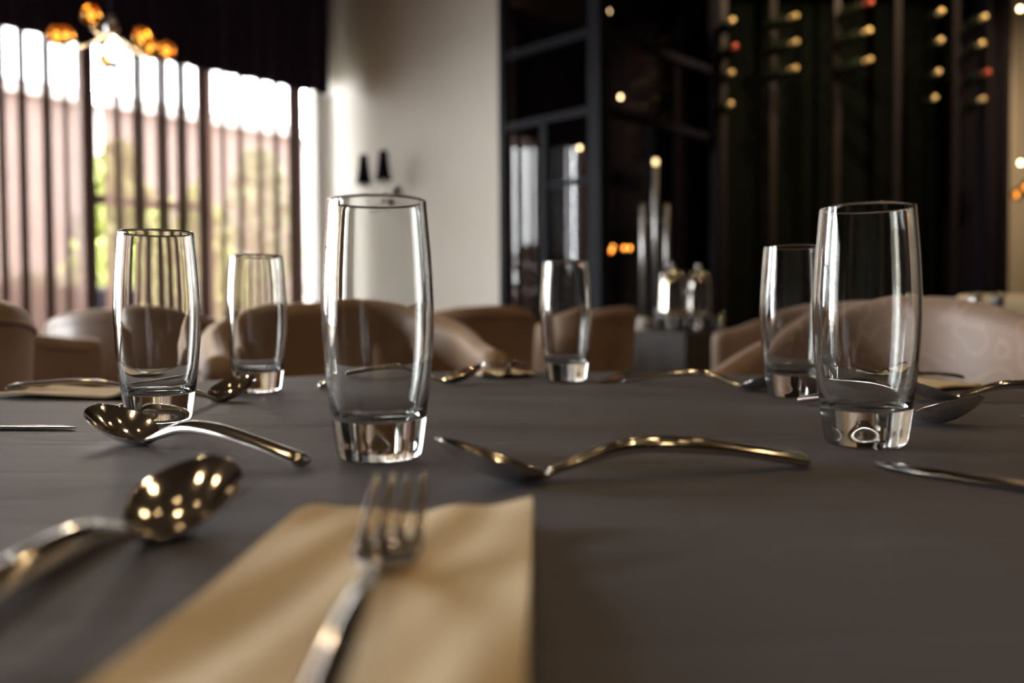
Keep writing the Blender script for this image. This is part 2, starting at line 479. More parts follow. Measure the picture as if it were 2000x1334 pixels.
def shrub(loc, rx, h, mat, label, n=1100, leaf=0.09):
    root = empty('garden_shrub', loc); tag(root, label, 'shrub', 'shrubs outside the window')
    mb = MB()
    for i in range(n):
        th = random.uniform(0, 2 * PI); q = random.random() ** 0.5
        zz = random.uniform(0.12, 1.0)
        prof = math.sin(PI * min(1, zz * 0.85 + 0.12)) ** 0.6
        r = rx * q * prof * random.uniform(0.75, 1.1)
        c_ = Vector((r * math.cos(th), r * math.sin(th), zz * h))
        e = Euler((random.uniform(0, 6), random.uniform(0, 6), random.uniform(0, 6))).to_matrix()
        s = leaf * random.uniform(0.6, 1.3)
        mb.add([c_ + e @ Vector(p) for p in ((-s, 0, 0), (0, -s * .45, 0.01), (s, 0, 0), (0, s * .45, 0.01))], [(0, 1, 2, 3)])
    mb.build('foliage', mat, root)
    st = MB()
    for k in range(5):
        a = k * 1.26
        st.tube([(0.05 * math.cos(a), 0.05 * math.sin(a), 0), (rx * .4 * math.cos(a), rx * .4 * math.sin(a), h * 0.7)], [0.03, 0.012], 6)
    st.build('stem', M['bark'], root)
    return root
SH = [(5.4, 13.0, 1.1, 2.9, 'leaf_yellow', 'broad pale green shrub outside, in front of the pink house wall'),
      (2.2, 10.6, 1.0, 2.2, 'leaf_dark', 'wide dark shrub outside at the far left edge of the window'),
      (2.6, 13.8, .9, 2.1, 'leaf_dark', 'rounded dark green shrub outside, just in front of the pink house'),
      (2.6, 8.3, .55, 1.3, 'leaf_dark', 'low dark shrub outside, behind the leftmost sheer curtain'),
      (3.45, 8.6, .42, 2.6, 'leaf_yellow', 'tall yellow-green shrub outside the window mullion'),
      (4.35, 8.8, .42, 2.3, 'leaf_yellow', 'yellow-green shrub outside behind the transom bar'),
      (5.4, 9.4, .6, 2.9, 'leaf_dark', 'tall dark shrub outside beside the yellow-green ones'),
      (6.55, 9.2, .5, 3.0, 'leaf_yellow', 'yellow-green shrub outside, closest to the white window casing'),
      (-1.9, 9.0, .8, 2.0, 'leaf_dark', 'dark shrub outside, mirrored in the left partition pane'),
      (-0.3, 9.2, .8, 2.3, 'leaf_dark', 'dark shrub outside, mirrored beside the door post of the partition'),
      (-3.6, 9.2, .8, 1.8, 'leaf_dark', 'dark shrub outside, mirrored in the pane by the corner post')]
for (a, b, rx, h, mt, lb) in SH:
    shrub(uv(a, b, -0.12), rx, h, M[mt], lb)
pl = empty('garden_planter', uv(1.35, 6.75, -0.12), rzU); tag(pl, 'long low dark planter box standing outside the left part of the window', 'planter')
MB().box((0, 0, 0.58), (2.6, 0.4, 1.16), 0, 0.02).build('planter_box', M['black_metal'], pl)
MB().box((0, 0, 1.165), (2.5, 0.32, 0.03), 0, 0.005).build('soil', M['bark'], pl)

# ================================================================== CURTAINS
def sheer(name, a0, a1, b, z0, z1, folds, over, mat, label, group, cat='curtain', amp=0.045, flare=0.0):
    n = folds * 16
    cols = []
    ph = random.uniform(0, 6)
    rnd = [random.uniform(0.4, 1.5) for _ in range(folds + 2)]
    for i in range(n + 1):
        t = i / n
        k = t * folds
        w = rnd[int(k)] * (1 - (k % 1)) + rnd[int(k) + 1] * (k % 1)
        # the fold runs back over itself so the sheet lies double or triple there
        a = a0 + (a1 - a0) * (t + over * w * math.sin(2 * PI * k + ph) / folds)
        bb = b + amp * w * math.cos(2 * PI * k + ph)
        cols.append((a, bb))
    vs, fs = [], []
    rows = 5
    for j in range(rows):
        z = z1 + (z0 - z1) * j / (rows - 1)
        s = 1 + flare * j / (rows - 1)
        for (a, bb) in cols:
            vs.append(uv((a - (a0 + a1) / 2) * s + (a0 + a1) / 2, bb, z))
    m = n + 1
    for j in range(rows - 1):
        for i in range(n):
            fs.append((j * m + i, j * m + i + 1, (j + 1) * m + i + 1, (j + 1) * m + i))
    o = mesh_obj(name, vs, fs, mat, smooth=True)
    tag(o, label, cat, group)
    return o
sheer('sheer_curtain', 2.24, 3.70, 5.80, 0.02, 2.66, 10, 0.42, M['sheer'], 'sheer brown curtain panel hanging next to the white window casing', 'sheer curtains on the window')
sheer('sheer_curtain', 1.10, 2.08, 5.80, 0.02, 2.66, 8, 0.42, M['sheer'], 'sheer brown curtain panel hanging below the amber chandelier', 'sheer curtains on the window')
sheer('sheer_curtain', -0.40, 1.06, 5.80, 0.02, 2.66, 8, 0.42, M['sheer'], 'sheer brown curtain panel at the far left picture edge', 'sheer curtains on the window')
sheer('sheer_curtain', -2.5, -1.1, 5.80, 0.02, 2.66, 8, 0.42, M['sheer'], 'sheer brown curtain panel mirrored in the left partition pane', 'sheer curtains on the window')
sheer('sheer_curtain', -5.7, -4.3, 5.80, 0.02, 2.66, 8, 0.42, M['sheer'], 'sheer brown curtain panel at the end of the window, seen only in reflections', 'sheer curtains on the window')
sheer('valance_curtain', 1.9, 3.86, 5.66, 2.52, CEIL - 0.01, 16, 0.12, M['valance'], 'dark plum pleated valance above the window, next to the pale wall', 'dark valances above the window', 'valance', 0.03)
sheer('valance_curtain', -0.6, 1.88, 5.66, 2.52, CEIL - 0.01, 18, 0.12, M['valance'], 'dark plum pleated valance above the window behind the chandelier', 'dark valances above the window', 'valance', 0.03)
sheer('valance_curtain', -5.9, -0.62, 5.66, 2.52, CEIL - 0.01, 30, 0.12, M['valance'], 'dark plum pleated valance running out of the picture on the left', 'dark valances above the window', 'valance', 0.03)

# ================================================================== GLASS PARTITION (wine cabinet front)
gp = empty('glass_partition', P0.copy())
tag(gp, 'dark steel framed glass partition corner beside the pale wall', 'glass partition')
def lw(v): return Vector(v) - P0
def bar(name, p0, p1, w, d, mat='black_metal'):
    return MB().beam(lw(p0), lw(p1), w, d).build(name, M[mat], gp)
def z_(p, z): return Vector((p.x, p.y, z))
Pm = uv(4, 3.57)                      # door post in the left face
Em = uv(4, 3.92)
bar('corner_post', z_(P0, 0), z_(P0, CEIL - .01), 0.09, 0.09)
bar('post', z_(Em, 0), z_(Em, CEIL - .01), 0.05, 0.06)
bar('door_post', z_(Pm, 0), z_(Pm, 2.02), 0.05, 0.05)
for z in (2.02, 2.47, 3.3):
    bar('rail', z_(P0, z), z_(Em, z), 0.05, 0.045)
    bar('rail', z_(P0, z), z_(Q0, z), 0.05, 0.045)
bar('rail', z_(P0, 0.05), z_(Em, 0.05), 0.06, 0.10)
bar('rail', z_(P0, 0.05), z_(Q0, 0.05), 0.06, 0.10)
bar('rail', z_(P0, 1.62), z_(Pm, 1.62), 0.03, 0.03)
Rm = P0 + (Q0 - P0) * 0.42
bar('door_post', z_(Rm, 0), z_(Rm, 2.02), 0.05, 0.05)
bar('post', z_(Q0, 0), z_(Q0, CEIL - .01), 0.06, 0.06)
def pane(p0, p1, z0, z1):
    p0, p1 = Vector(p0), Vector(p1)
    t = (p1 - p0).normalized() * 0.02
    vs = [lw(z_(p0 + t, z0)), lw(z_(p1 - t, z0)), lw(z_(p1 - t, z1)), lw(z_(p0 + t, z1))]
    return mesh_obj('pane', vs, [(0, 1, 2, 3)], M['tint_pane'], gp)
for (z0, z1) in ((2.04, 2.45), (2.49, 3.28), (3.32, 3.68)):
    pane(P0, Em, z0, z1); pane(P0, Q0, z0, z1)
pane(P0, Pm, 0.1, 2.0); pane(Pm, Em, 0.1, 2.0)
pane(P0, Rm, 0.1, 2.0); pane(Rm, Q0, 0.1, 2.0)

# ================================================================== WINE RACK
WY = 5.98
wr = empty('wine_rack', (1.39, WY, 0)); tag(wr, 'tall dark wine rack wall of slim upright posts with horizontal bottle pegs', 'wine rack')
POSTS = [0.06, 0.395, 0.83, 1.24, 1.64, 1.86, 1.96]
for x in POSTS:
    MB().box((x, 0, CEIL / 2), (0.045 if x < 1.8 else 0.03, 0.05, CEIL - .02), 0, 0.004).build('post', M['rack_metal'], wr)
for z in (0.06, 3.2):
    MB().box((1.0, 0.03, z), (2.0, 0.03, 0.06), 0, 0.003).build('rail', M['rack_metal'], wr)
for i, (x0, x1) in enumerate(zip(POSTS[:-1], POSTS[1:])):
    if x1 - x0 < 0.15: continue
    MB().box(((x0 + x1) / 2, 0.42, CEIL / 2), (x1 - x0 - 0.03, 0.03, CEIL - .02), 0, 0.003).build('back_panel', M['moss'], wr)

# bottles lying on pegs, necks towards the room
def make_bottle(foil):
    root = empty('wine_bottle')
    prof = [(0, 0), (0.034, 0), (0.037, 0.004), (0.037, 0.185), (0.034, 0.205), (0.022, 0.228), (0.0155, 0.245), (0.0142, 0.27), (0.0142, 0.30), (0.0, 0.30)]
    MB().lathe(prof, 20, axis=(0, -1, 0)).build('bottle_body', M['bottle'], root, True)
    MB().lathe([(0.0152, 0.236), (0.0158, 0.245), (0.0152, 0.27), (0.0152, 0.296), (0.0165, 0.298), (0.0165, 0.306), (0.014, 0.309), (0, 0.309)], 20, axis=(0, -1, 0)).build('foil_cap', foil, root, True)
    return root
BG = make_bottle(M['foil_gold']); BR = make_bottle(M['foil_red'])
ORD = ['first', 'second', 'third', 'fourth', 'fifth', 'sixth']
ROW = ['top', 'second', 'third', 'lowest']
#  column: x, list of z, red rows, turn of the bottle
COLS = [(1.40, (2.715, 2.55, 2.384, 2.185), (1,), 2), (1.72, (2.749, 2.583, 2.416), (), 20), (2.22, (2.83, 2.65, 2.466), (0,), 18),
        (2.80, (2.765, 2.583, 2.383, 2.217), (), -10), (3.06, (2.73, 2.56, 2.376, 2.207), (2,), -4)]
usedB = {}
for ci, (x, zs, reds, rot) in enumerate(COLS):
    for ri, z in enumerate(zs):
        src = BR if ri in reds else BG
        if src.name not in usedB: b = src; usedB[src.name] = 1
        else: b = copy_tree(src)
        b.location = (x + random.uniform(-.012, .012), 5.92, z)
        b.rotation_euler = (R(2), 0, R(rot + random.uniform(-4, 4)))
        rr = 'lowest' if ri == len(zs) - 1 else ROW[ri]
        tag(b, '%s wine bottle with %s foil neck in the %s rack column from the glass corner' % (rr, 'red' if ri in reds else 'gold', ORD[ci]),
            'bottle', 'wine bottles in the rack')
        p = MB().tube([(b.location.x - 1.39, 0.42, z - 0.046), (b.location.x - 1.39, -0.14, z - 0.046)], 0.006, 8).build('peg', M['rack_metal'], wr, True)

# ================================================================== LAMPS
def lamp_light(name, loc, col, power, radius, kind='POINT', spot=110, blend=0.6, parent=None):
    l = bpy.data.lights.new(name, kind)
    l.color = col; l.energy = power; l.shadow_soft_size = radius
    if kind == 'SPOT': l.spot_size = R(spot); l.spot_blend = blend
    o = bpy.data.objects.new(name, l); COL.objects.link(o)
    o.location = loc
    if parent: o.parent = parent
    return o
WARM = (1.0, 0.70, 0.38)

# recessed ceiling downlights: they make the gold sparks on cutlery and glass
dl0 = None
def downlight(x, y, power, label):
    global dl0
    if dl0 is None:
        dl0 = empty('ceiling_downlight', (x, y, CEIL))
        MB().lathe([(0.035, -0.002), (0.062, -0.002), (0.066, -0.012), (0.058, -0.016), (0.036, -0.010), (0.035, -0.002)], 24).build('bezel', M['black_metal'], dl0, True)
        MB().lathe([(0, -0.004), (0.035, -0.004), (0.035, -0.006), (0, -0.006)], 24).build('lens', M['downlight'], dl0, True)
        d = dl0
    else:
        d = copy_tree(dl0); d.location = (x, y, CEIL)
    tag(d, label, 'downlight', 'recessed ceiling downlights')
    lamp_light('downlight_lamp', (x, y, CEIL - 0.03), WARM, power, 0.03, 'SPOT', 120, 0.5)
    return d
DLP = 5.5
DL = [(1.1, 1.3), (1.1, -0.5), (-0.9, 0.2), (-0.8, 2.0), (2.6, 2.4), (2.6, 0.5), (0.6, 3.2), (-2.4, 1.0), (3.9, 3.9), (0.3, -1.9), (-1.0, -2.0), (2.4, -1.7)]
for (x, y) in DL:
    downlight(x, y, DLP, 'small round ceiling downlight above the tables, seen only as gold sparks')

downlight(4.3, 5.2, 28, 'unseen ceiling downlight added to brighten the pale wall at the right picture edge')  # extra lamp added only to brighten the right-hand pale wall
MDL = [(3.4, 1.4), (3.2, 3.1), (1.9, 3.6), (1.8, 1.9), (1.9, 0.1), (3.6, -0.4), (0.2, 2.3), (-0.2, 1.1), (-1.7, 1.7)]
for (x, y) in MDL:
    d = copy_tree(dl0); d.location = (x, y, CEIL); d.scale = (0.6, 0.6, 1)
    tag(d, 'tiny round ceiling downlight above the tables, seen only as the finest gold sparks', 'downlight', 'tiny recessed ceiling downlights')

def light_dot_bulb(loc, label, r=0.012):
    o = empty('light_dot_bulb', loc); tag(o, label, 'pendant light', 'small pendant bulbs')
    MB().lathe([(0, -r), (r * .7, -r * .75), (r, 0), (r * .8, r * .7), (r * .4, r * 1.2), (0, r * 1.3)], 16).build('bulb', M['small_bulb'], o, True)
    MB().lathe([(0.0, r * 1.2), (r * .5, r * 1.2), (r * .5, r * 2.6), (0, r * 2.7)], 12).build('socket', M['black_metal'], o, True)
    MB().tube([(0, 0, r * 2.5), (0, 0, CEIL - loc[2] - 0.002)], 0.0025, 6).build('cord', M['black_metal'], o, True)
    return o
for (loc, lb) in (((0.637, 5.70, 2.792), 'warm bulb added for a spotlight reflection in the partition glass, above the corner rail'),  # bulbs behind the glass stand in for mirrored ceiling spotlights
                  ((0.720, 5.75, 2.252), 'warm bulb added for a spotlight reflection just beside the partition corner post'),
                  ((0.450, 5.75, 1.923), 'warm bulb added for a spotlight reflection in the door pane beside the corner post'),
                  ((3.013, 5.20, 2.620), 'warm pendant bulb against the pale wall in the top corner'),
                  ((3.086, 5.30, 1.732), 'warm pendant bulb against the pale wall near the wine rack end')):
    light_dot_bulb(loc, lb)

def chandelier(loc, label, n=7, rad=0.185, big=True):
    o = empty('chandelier', loc); tag(o, label, 'chandelier', 'amber glass chandeliers')
    MB().lathe([(0, 0.0), (0.014, 0.005), (0.026, 0.03), (0.02, 0.06), (0.01, 0.09), (0, 0.09)], 16).build('hub', M['dull_chrome'], o, True)
    MB().tube([(0, 0, 0.08), (0, 0, CEIL - loc[2] - .002)], 0.006, 8).build('rod', M['black_metal'], o, True)
    for k in range(n):
        a = 2 * PI * k / n + 0.3
        up = 0.02 if k % 2 else -0.03
        e = Vector((math.cos(a) * rad, math.sin(a) * rad, up))
        MB().tube([(0, 0, 0.02), e * 0.5 + Vector((0, 0, -0.03)), e + Vector((0, 0, -0.045))], 0.004, 8).build('arm', M['dull_chrome'], o, True)
        g_ = MB().lathe([(0, -0.034), (0.016, -0.03), (0.027, -0.018), (0.032, 0), (0.027, 0.018), (0.018, 0.029), (0.014, 0.034)], 20, e).build('glass_globe', M['amber'], o, True)
        MB().lathe([(0, -0.016), (0.005, -0.012), (0.007, 0), (0.004, 0.010), (0, 0.012)], 10, e).build('filament', M['filament'], g_, True)
    if big:
        b = MB().lathe([(0, -0.035), (0.02, -0.03), (0.033, -0.008), (0.03, 0.015), (0.015, 0.04), (0.012, 0.05), (0, 0.05)], 20, (0.01, 0, -0.045)).build('centre_bulb', M['bulb'], o, True)
        lamp_light('chandelier_lamp', (loc[0], loc[1], loc[2] - 0.20), WARM, 6, 0.04)
    return o
chandelier((-1.45, 3.2, 1.845), 'amber glass chandelier with one bright bulb hanging before the window')
chandelier((3.08, 5.15, 1.56), 'amber glass chandelier cut by the picture edge beside the wine rack', 5, 0.09, False)

# unseen spotlights added to brighten the bottles in the wine rack
def added_rack_spot(loc, aim, power, label):
    o = empty('added_spotlight', loc); tag(o, label, 'spotlight', 'added spotlights aimed at the wine rack')
    d = (Vector(aim) - Vector(loc)).normalized()
    MB().tube([(0, 0, 0), (0, 0, CEIL - loc[2] - .002)], 0.008, 8).build('stem', M['black_metal'], o, True)
    MB().lathe([(0, -0.06), (0.03, -0.06), (0.034, -0.05), (0.034, 0.05), (0.030, 0.05), (0.030, 0.04), (0, 0.04)], 20, axis=d).build('housing', M['black_metal'], o, True)
    l = lamp_light('added_rack_lamp', Vector(loc) + d * 0.06, WARM, power, 0.025, 'SPOT', 62, 0.6)
    l.rotation_euler = d.to_track_quat('-Z', 'Y').to_euler()
    return o
added_rack_spot((2.7, 4.5, 3.55), (2.6, 5.7, 2.6), 110, 'unseen black spotlight added under the ceiling to light the right rack columns')
added_rack_spot((1.7, 4.4, 3.55), (1.7, 5.7, 2.6), 110, 'unseen black spotlight added under the ceiling to light the left rack columns')

al = empty('amber_reflection_lamp', (0.745, 6.02, -0.03)); tag(al, 'amber globes on a dark stand, added for the chandelier reflection in the partition glass', 'lamp')  # made-up lamp in place of the chandelier's reflection in the glass
MB().lathe([(0, 0), (0.16, 0), (0.16, 0.02), (0.02, 0.04), (0.02, 1.24), (0.13, 1.25), (0.13, 1.27), (0, 1.27)], 24).build('stand', M['black_metal'], al, True)
for (x, y, z, r) in ((-0.045, 0.0, 1.325, 0.03), (0.03, -0.03, 1.315, 0.028), (0.075, 0.03, 1.32, 0.026), (-0.06, -0.05, 1.30, 0.024)):
    g_ = MB().lathe([(0, -r), (r * .7, -r * .7), (r, 0), (r * .7, r * .7), (r * .3, r * .95)], 18, (x, y, z)).build('glass_globe', M['amber'], al, True)
    MB().lathe([(0, -0.012), (0.008, 0), (0, 0.012)], 10, (x, y, z)).build('filament', M['filament_bright'], g_, True)

# wall sconce with two black shades
sc0 = uv(4, 5.0 - 0.01, 1.70)
tt = (-0.84 + 1.534) / 0.719
sw = C0 + (-V) * 0.965
sn = empty('wall_sconce', (sw.x, sw.y, 1.70)); sn.rotation_euler = (0, 0, rzU + PI)   # local x points into the room
tag(sn, 'two-armed wall sconce with black tapered shades on the pale wall', 'wall lamp')
MB().lathe([(0, 0), (0.06, 0), (0.06, 0.012), (0.035, 0.02), (0.02, 0.04), (0, 0.045)], 24, (0.0, 0, 0.02), (1, 0, 0)).build('wall_plate', M['dull_chrome'], sn, True)
MB().lathe([(0, -0.028), (0.02, -0.02), (0.028, 0), (0.02, 0.02), (0, 0.028)], 20, (0.075, 0, 0.02)).build('joint', M['chrome'], sn, True)
for s in (-1, 1):
    MB().tube([(0.07, 0, 0.02), (0.13, s * 0.06, -0.05), (0.19, s * 0.11, -0.06), (0.20, s * 0.115, 0.0), (0.20, s * 0.115, 0.06)], 0.006, 10).build('arm', M['chrome'], sn, True)
    MB().lathe([(0, 0.045), (0.011, 0.045), (0.011, 0.13), (0, 0.13)], 14, (0.20, s * 0.115, 0)).build('candle_stem', M['white_china'], sn, True)
    sh = MB().lathe([(0.056, 0.080), (0.029, 0.290), (0.027, 0.290), (0.054, 0.080), (0.056, 0.080)], 28, (0.20, s * 0.115, 0)).build('shade', M['black_shade'], sn, True)

# ================================================================== CHAIRS
def chair_path(n=48, w=0.27, arm=0.20):
    """U-shaped plan, local +x is the front; returns (point, outward normal, t in -1..1)"""
    pts = []
    L_arm, L_arc = arm, PI * w
    tot = 2 * L_arm + L_arc
    for i in range(n + 1):
        s = tot * i / n
        if s < L_arm:
            p = Vector((L_arm - s, -w, 0)); nn = Vector((0, -1, 0))
        elif s < L_arm + L_arc:
            a = (s - L_arm) / w
            nn = Vector((-math.sin(a), -math.cos(a), 0)); p = nn * w
        else:
            p = Vector((s - L_arm - L_arc, w, 0)); nn = Vector((0, 1, 0))
        pts.append((p, nn, 2 * i / n - 1))
    return pts

def make_chair(mat, back=0.86, armh=0.73, w=0.27, ex=1.0):
    root = empty('tub_chair')
    th = 0.055
    vs, fs = [], []
    ring = 14
    P_ = chair_path(60, w, 0.22)
    for i, (p, nn, t) in enumerate(P_):
        s = abs(t)
        k = 0.5 + 0.5 * math.cos(PI * min(1, s ** ex))
        h = armh + (back - armh) * k
        end = min(1.0, (1 - s) / 0.05)            # rounded arm fronts
        e = math.sqrt(max(0.0, 1 - (1 - end) ** 2)) if end < 1 else 1.0
        hth = th / 2 * max(e, 0.08)
        lean = 0.035 * k                           # back leans out a little
        ztop = h - 0.03 * (1 - e)
        prof = []
        z0 = 0.22
        for q in range(ring):
            if q < 3:                              # inner side going up
                f = q / 2.0; z = z0 + (ztop - hth - z0) * f; off = -hth
            elif q < ring - 3:                     # rolled top
                a = PI * (q - 2) / (ring - 4); z = ztop - hth + math.sin(a) * hth * 1.1; off = -hth * math.cos(a)
            else:
                f = (q - (ring - 3)) / 2.0; z = ztop - hth + (z0 - ztop + hth) * f; off = hth
            lz = lean * max(0, (z - 0.45) / 0.4)
            prof.append(p + nn * (off + lz) + Vector((0, 0, z)))
        vs += prof
    n = len(P_)
    for i in range(n - 1):
        for q in range(ring):
            q2 = (q + 1) % ring
            fs.append((i * ring + q, i * ring + q2, (i + 1) * ring + q2, (i + 1) * ring + q))
    fs.append(tuple(range(ring - 1, -1, -1))); fs.append(tuple((n - 1) * ring + q for q in range(ring)))
    o = mesh_obj('backrest', vs, fs, mat, root, True); recalc(o)
    # piping along the rolled top edge, outer side
    pts = []
    for (p, nn, t) in P_[3:-3]:
        s = abs(t); k = 0.5 + 0.5 * math.cos(PI * min(1, s ** ex)); h = armh + (back - armh) * k
        pts.append(p + nn * (th / 2 + 0.035 * k * max(0, (h - 0.48) / 0.4)) + Vector((0, 0, h - 0.03)))
    MB().tube(pts, 0.004, 6).build('piping', mat, root, True)
    # seat cushion
    bm = bmesh.new(); bmesh.ops.create_cube(bm, size=1.0)
    for v in bm.verts: v.co = Vector((v.co.x * 0.50 - 0.01, v.co.y * (2 * w - th - 0.01), v.co.z * 0.14 + 0.40))
    bmesh.ops.bevel(bm, geom=list(bm.edges), offset=0.035, segments=4, profile=0.5, affect='EDGES')
    for v in bm.verts:
        d = math.hypot(v.co.x, v.co.y)
        if v.co.x < 0 and d > w - th / 2 - 0.006:
            f = (w - th / 2 - 0.006) / d; v.co.x *= f; v.co.y *= f
        if v.co.z > 0.44: v.co.z += 0.012 * max(0, 1 - (d / 0.28) ** 2)
    me = bpy.data.meshes.new('seat'); bm.to_mesh(me); bm.free(); me.materials.append(mat)
    me.polygons.foreach_set('use_smooth', [True] * len(me.polygons))
    so = bpy.data.objects.new('seat', me); COL.objects.link(so); so.parent = root
    MB().box((0.0, 0, 0.29), (0.44, 0.42, 0.07), 0, 0.01).build('seat_frame', M['dark_wood'], root)
    for (x, y) in ((0.17, -0.18), (0.17, 0.18), (-0.15, -0.16), (-0.15, 0.16)):
        MB().tube([(x, y, 0.27), (x * 1.15, y * 1.12, 0.0)], [0.022, 0.014], 10).build('leg', M['dark_wood'], root, True)
    return root
CH = {'brown': make_chair(M['chair'], 0.86, 0.765, 0.238), 'scroll': make_chair(M['chair_scroll'], 0.858, 0.715, 0.25, 0.85), 'pale': make_chair(M['chair_pale'], 0.855, 0.77)}
usedC = {}
def place_chair(kind, x, y, face_deg, label, group):
    src = CH[kind]
    if kind not in usedC: o = src; usedC[kind] = 1
    else: o = copy_tree(src)
    o.location = (x, y, 0); o.rotation_euler = (0, 0, R(face_deg))
    tag(o, label, 'chair', group)
    return o
TCX, TCY = -0.005, 0.755        # centre of the laid table
def around(ang, r):
    return TCX + math.cos(R(ang)) * r, TCY + math.sin(R(ang)) * r
g1 = 'tub chairs at the laid table'
x, y = around(108.6, 0.98); place_chair('brown', x, y, 288.6, 'brown velvet tub chair straight across the laid table, behind the tallest glass', g1)
x, y = around(48.5, 0.92); place_chair('scroll', x, y, 228, 'brown tub chair with pressed scroll pattern behind the two right-hand glasses', g1)
x, y = -1.02, 1.26; place_chair('brown', x, y, 160, 'brown tub chair turned away from the laid table, cut off by the left picture edge', g1)
g2 = 'chairs at the tables further back'
place_chair('pale', -1.50, 2.40, 60, 'dusty rose leather chair just behind the napkin on the left', g2)
place_chair('pale', -1.27, 3.02, 100, 'dusty rose leather chair behind the sharp left glass', g2)
place_chair('pale', -1.12, 3.85, 185, 'dusty rose leather chair near the window, between the two left glasses', g2)
place_chair('brown', -0.20, 3.15, 120, 'brown leather chair behind the raised spoon, left of the far glass', g2)
place_chair('brown', 0.24, 3.74, 150, 'brown leather chair half hidden behind the far glass beside the buffet table', g2)
place_chair('pale', 1.02, 2.85, 225, 'dusty rose chair whose arm peeps out behind the scroll-patterned chair', g2)

# ================================================================== TABLES
TZ = 0.7500
def round_table(cx, cy, rad, cloth_mat, tlabel, clabel, drop=0.28, grain=False, thing_group=None):
    t = empty('round_table', (cx, cy, 0)); tag(t, tlabel, 'table', thing_group)
    MB().lathe([(0, 0.712), (rad - .012, 0.712), (rad - .006, 0.72), (rad - .006, 0.738), (rad - .012, 0.744), (0, 0.744)], 64).build('table_top', M['dark_wood'], t, True)
    MB().lathe([(0, 0.03), (0.045, 0.03), (0.04, 0.3), (0.05, 0.712), (0, 0.712)], 24).build('pedestal', M['black_metal'], t, True)
    MB().lathe([(0, 0), (0.26, 0), (0.26, 0.012), (0.06, 0.03), (0, 0.03)], 32).build('foot_plate', M['black_metal'], t, True)
    # cloth: top, rounded edge, wavy skirt
    vs, fs = [], []
    seg = 128
    rr = [0.0] + [rad * (k / 24) for k in range(1, 25)]
    rows = []
    rows.append([len(vs)]); vs.append(Vector((cx, cy, TZ)))
    def crease(px, py):
        if not grain: return 0.0
        q = py * math.cos(0.14) - px * math.sin(0.14)
        return 0.0009 * (math.sin(q * 48 + math.sin(px * 5) * 1.2) * (0.5 + 0.5 * math.sin(px * 4 + q * 9)))
    for r in rr[1:]:
        rows.append(list(range(len(vs), len(vs) + seg)))
        for k in range(seg):
            a = 2 * PI * k / seg
            px, py = cx + math.cos(a) * r, cy + math.sin(a) * r
            fade = 1 if r < rad * 0.9 else 0
            vs.append(Vector((px, py, TZ + crease(px, py) * fade)))
    nw = 14
    for j, (dr, dz, wv) in enumerate(((0.003, -0.0012, 0), (0.005, -0.005, 0), (0.006, -0.02, 0.002), (0.008, -0.08, 0.010), (0.012, -0.16, 0.02), (0.016, -drop, 0.03))):
        rows.append(list(range(len(vs), len(vs) + seg)))
        for k in range(seg):
            a = 2 * PI * k / seg
            r = rad + dr + wv * (0.5 + 0.5 * math.sin(nw * a + 0.8 * math.sin(3 * a)))
            vs.append(Vector((cx + math.cos(a) * r, cy + math.sin(a) * r, TZ + dz)))
    for A, B in zip(rows[:-1], rows[1:]):
        for k in range(seg):
            k2 = (k + 1) % seg
            if len(A) == 1: fs.append((A[0], B[k], B[k2]))
            else: fs.append((A[k], B[k], B[k2], A[k2]))
    c = mesh_obj('tablecloth', vs, fs, cloth_mat, None, True)
    tag(c, clabel, 'tablecloth')
    return t, c
round_table(0.0, 0.64, 0.600, M['leatherette'], 'round pedestal table carrying the six glasses', 'dark grey leather-look cloth covering the laid round table', 0.28, True)
round_table(-1.92, 3.6, 0.42, M['dark_cloth'], 'round pedestal table under the chandelier by the window', 'charcoal cloth on the round table under the chandelier')
round_table(-0.45, 4.28, 0.42, M['dark_cloth'], 'round pedestal table in front of the pale wall', 'charcoal cloth on the round table before the pale wall')

# buffet table with grey cloth box cover, turned like the room
bc = Vector((0.875, 4.4, 0))
bt = empty('buffet_table', bc + U * 0.33 + V * 0.33, rzU); tag(bt, 'square buffet table standing before the glass partition', 'table', None)
MB().box((0, 0, 0.725), (0.62, 0.62, 0.03), 0, 0.004).build('table_top', M['dark_wood'], bt)
for sx in (-1, 1):
    for sy in (-1, 1):
        MB().box((sx * 0.27, sy * 0.27, 0.355), (0.05, 0.05, 0.71), 0, 0.003).build('leg', M['dark_wood'], bt)
mb = MB()
vs, fs = [], []
hw = 0.40; nper = 80
ring0 = []
def sq(k, h):
    s = k / nper * 4; side = int(s) % 4; f = s - int(s)
    pts = [(-h, -h), (h, -h), (h, h), (-h, h)]
    a, b = pts[side], pts[(side + 1) % 4]
    return Vector((a[0] + (b[0] - a[0]) * f, a[1] + (b[1] - a[1]) * f, 0))
bcl_rows = []
vs = [Vector((0, 0, 0.742))]
for (h, z, wv) in ((0.32, 0.742, 0), (0.327, 0.738, 0), (0.33, 0.72, 0.0), (0.332, 0.55, 0.004), (0.334, 0.25, 0.008), (0.336, 0.03, 0.010)):
    st_ = len(vs)
    for k in range(nper):
        p = sq(k, h)
        d = p.normalized() * wv * math.sin(k * 1.7)
        vs.append(p + d + Vector((0, 0, z)))
    bcl_rows.append(st_)
fs = [(0, bcl_rows[0] + k, bcl_rows[0] + (k + 1) % nper) for k in range(nper)]
for a, b in zip(bcl_rows[:-1], bcl_rows[1:]):
    for k in range(nper):
        k2 = (k + 1) % nper
        fs.append((a + k, b + k, b + k2, a + k2))
bcl = mesh_obj('tablecloth', vs, fs, M['dark_cloth'], None, False)
bcl.location = bt.location; bcl.rotation_euler = bt.rotation_euler; recalc(bcl)
tag(bcl, 'charcoal box cloth covering the square buffet table', 'tablecloth')
BTZ = 0.7425

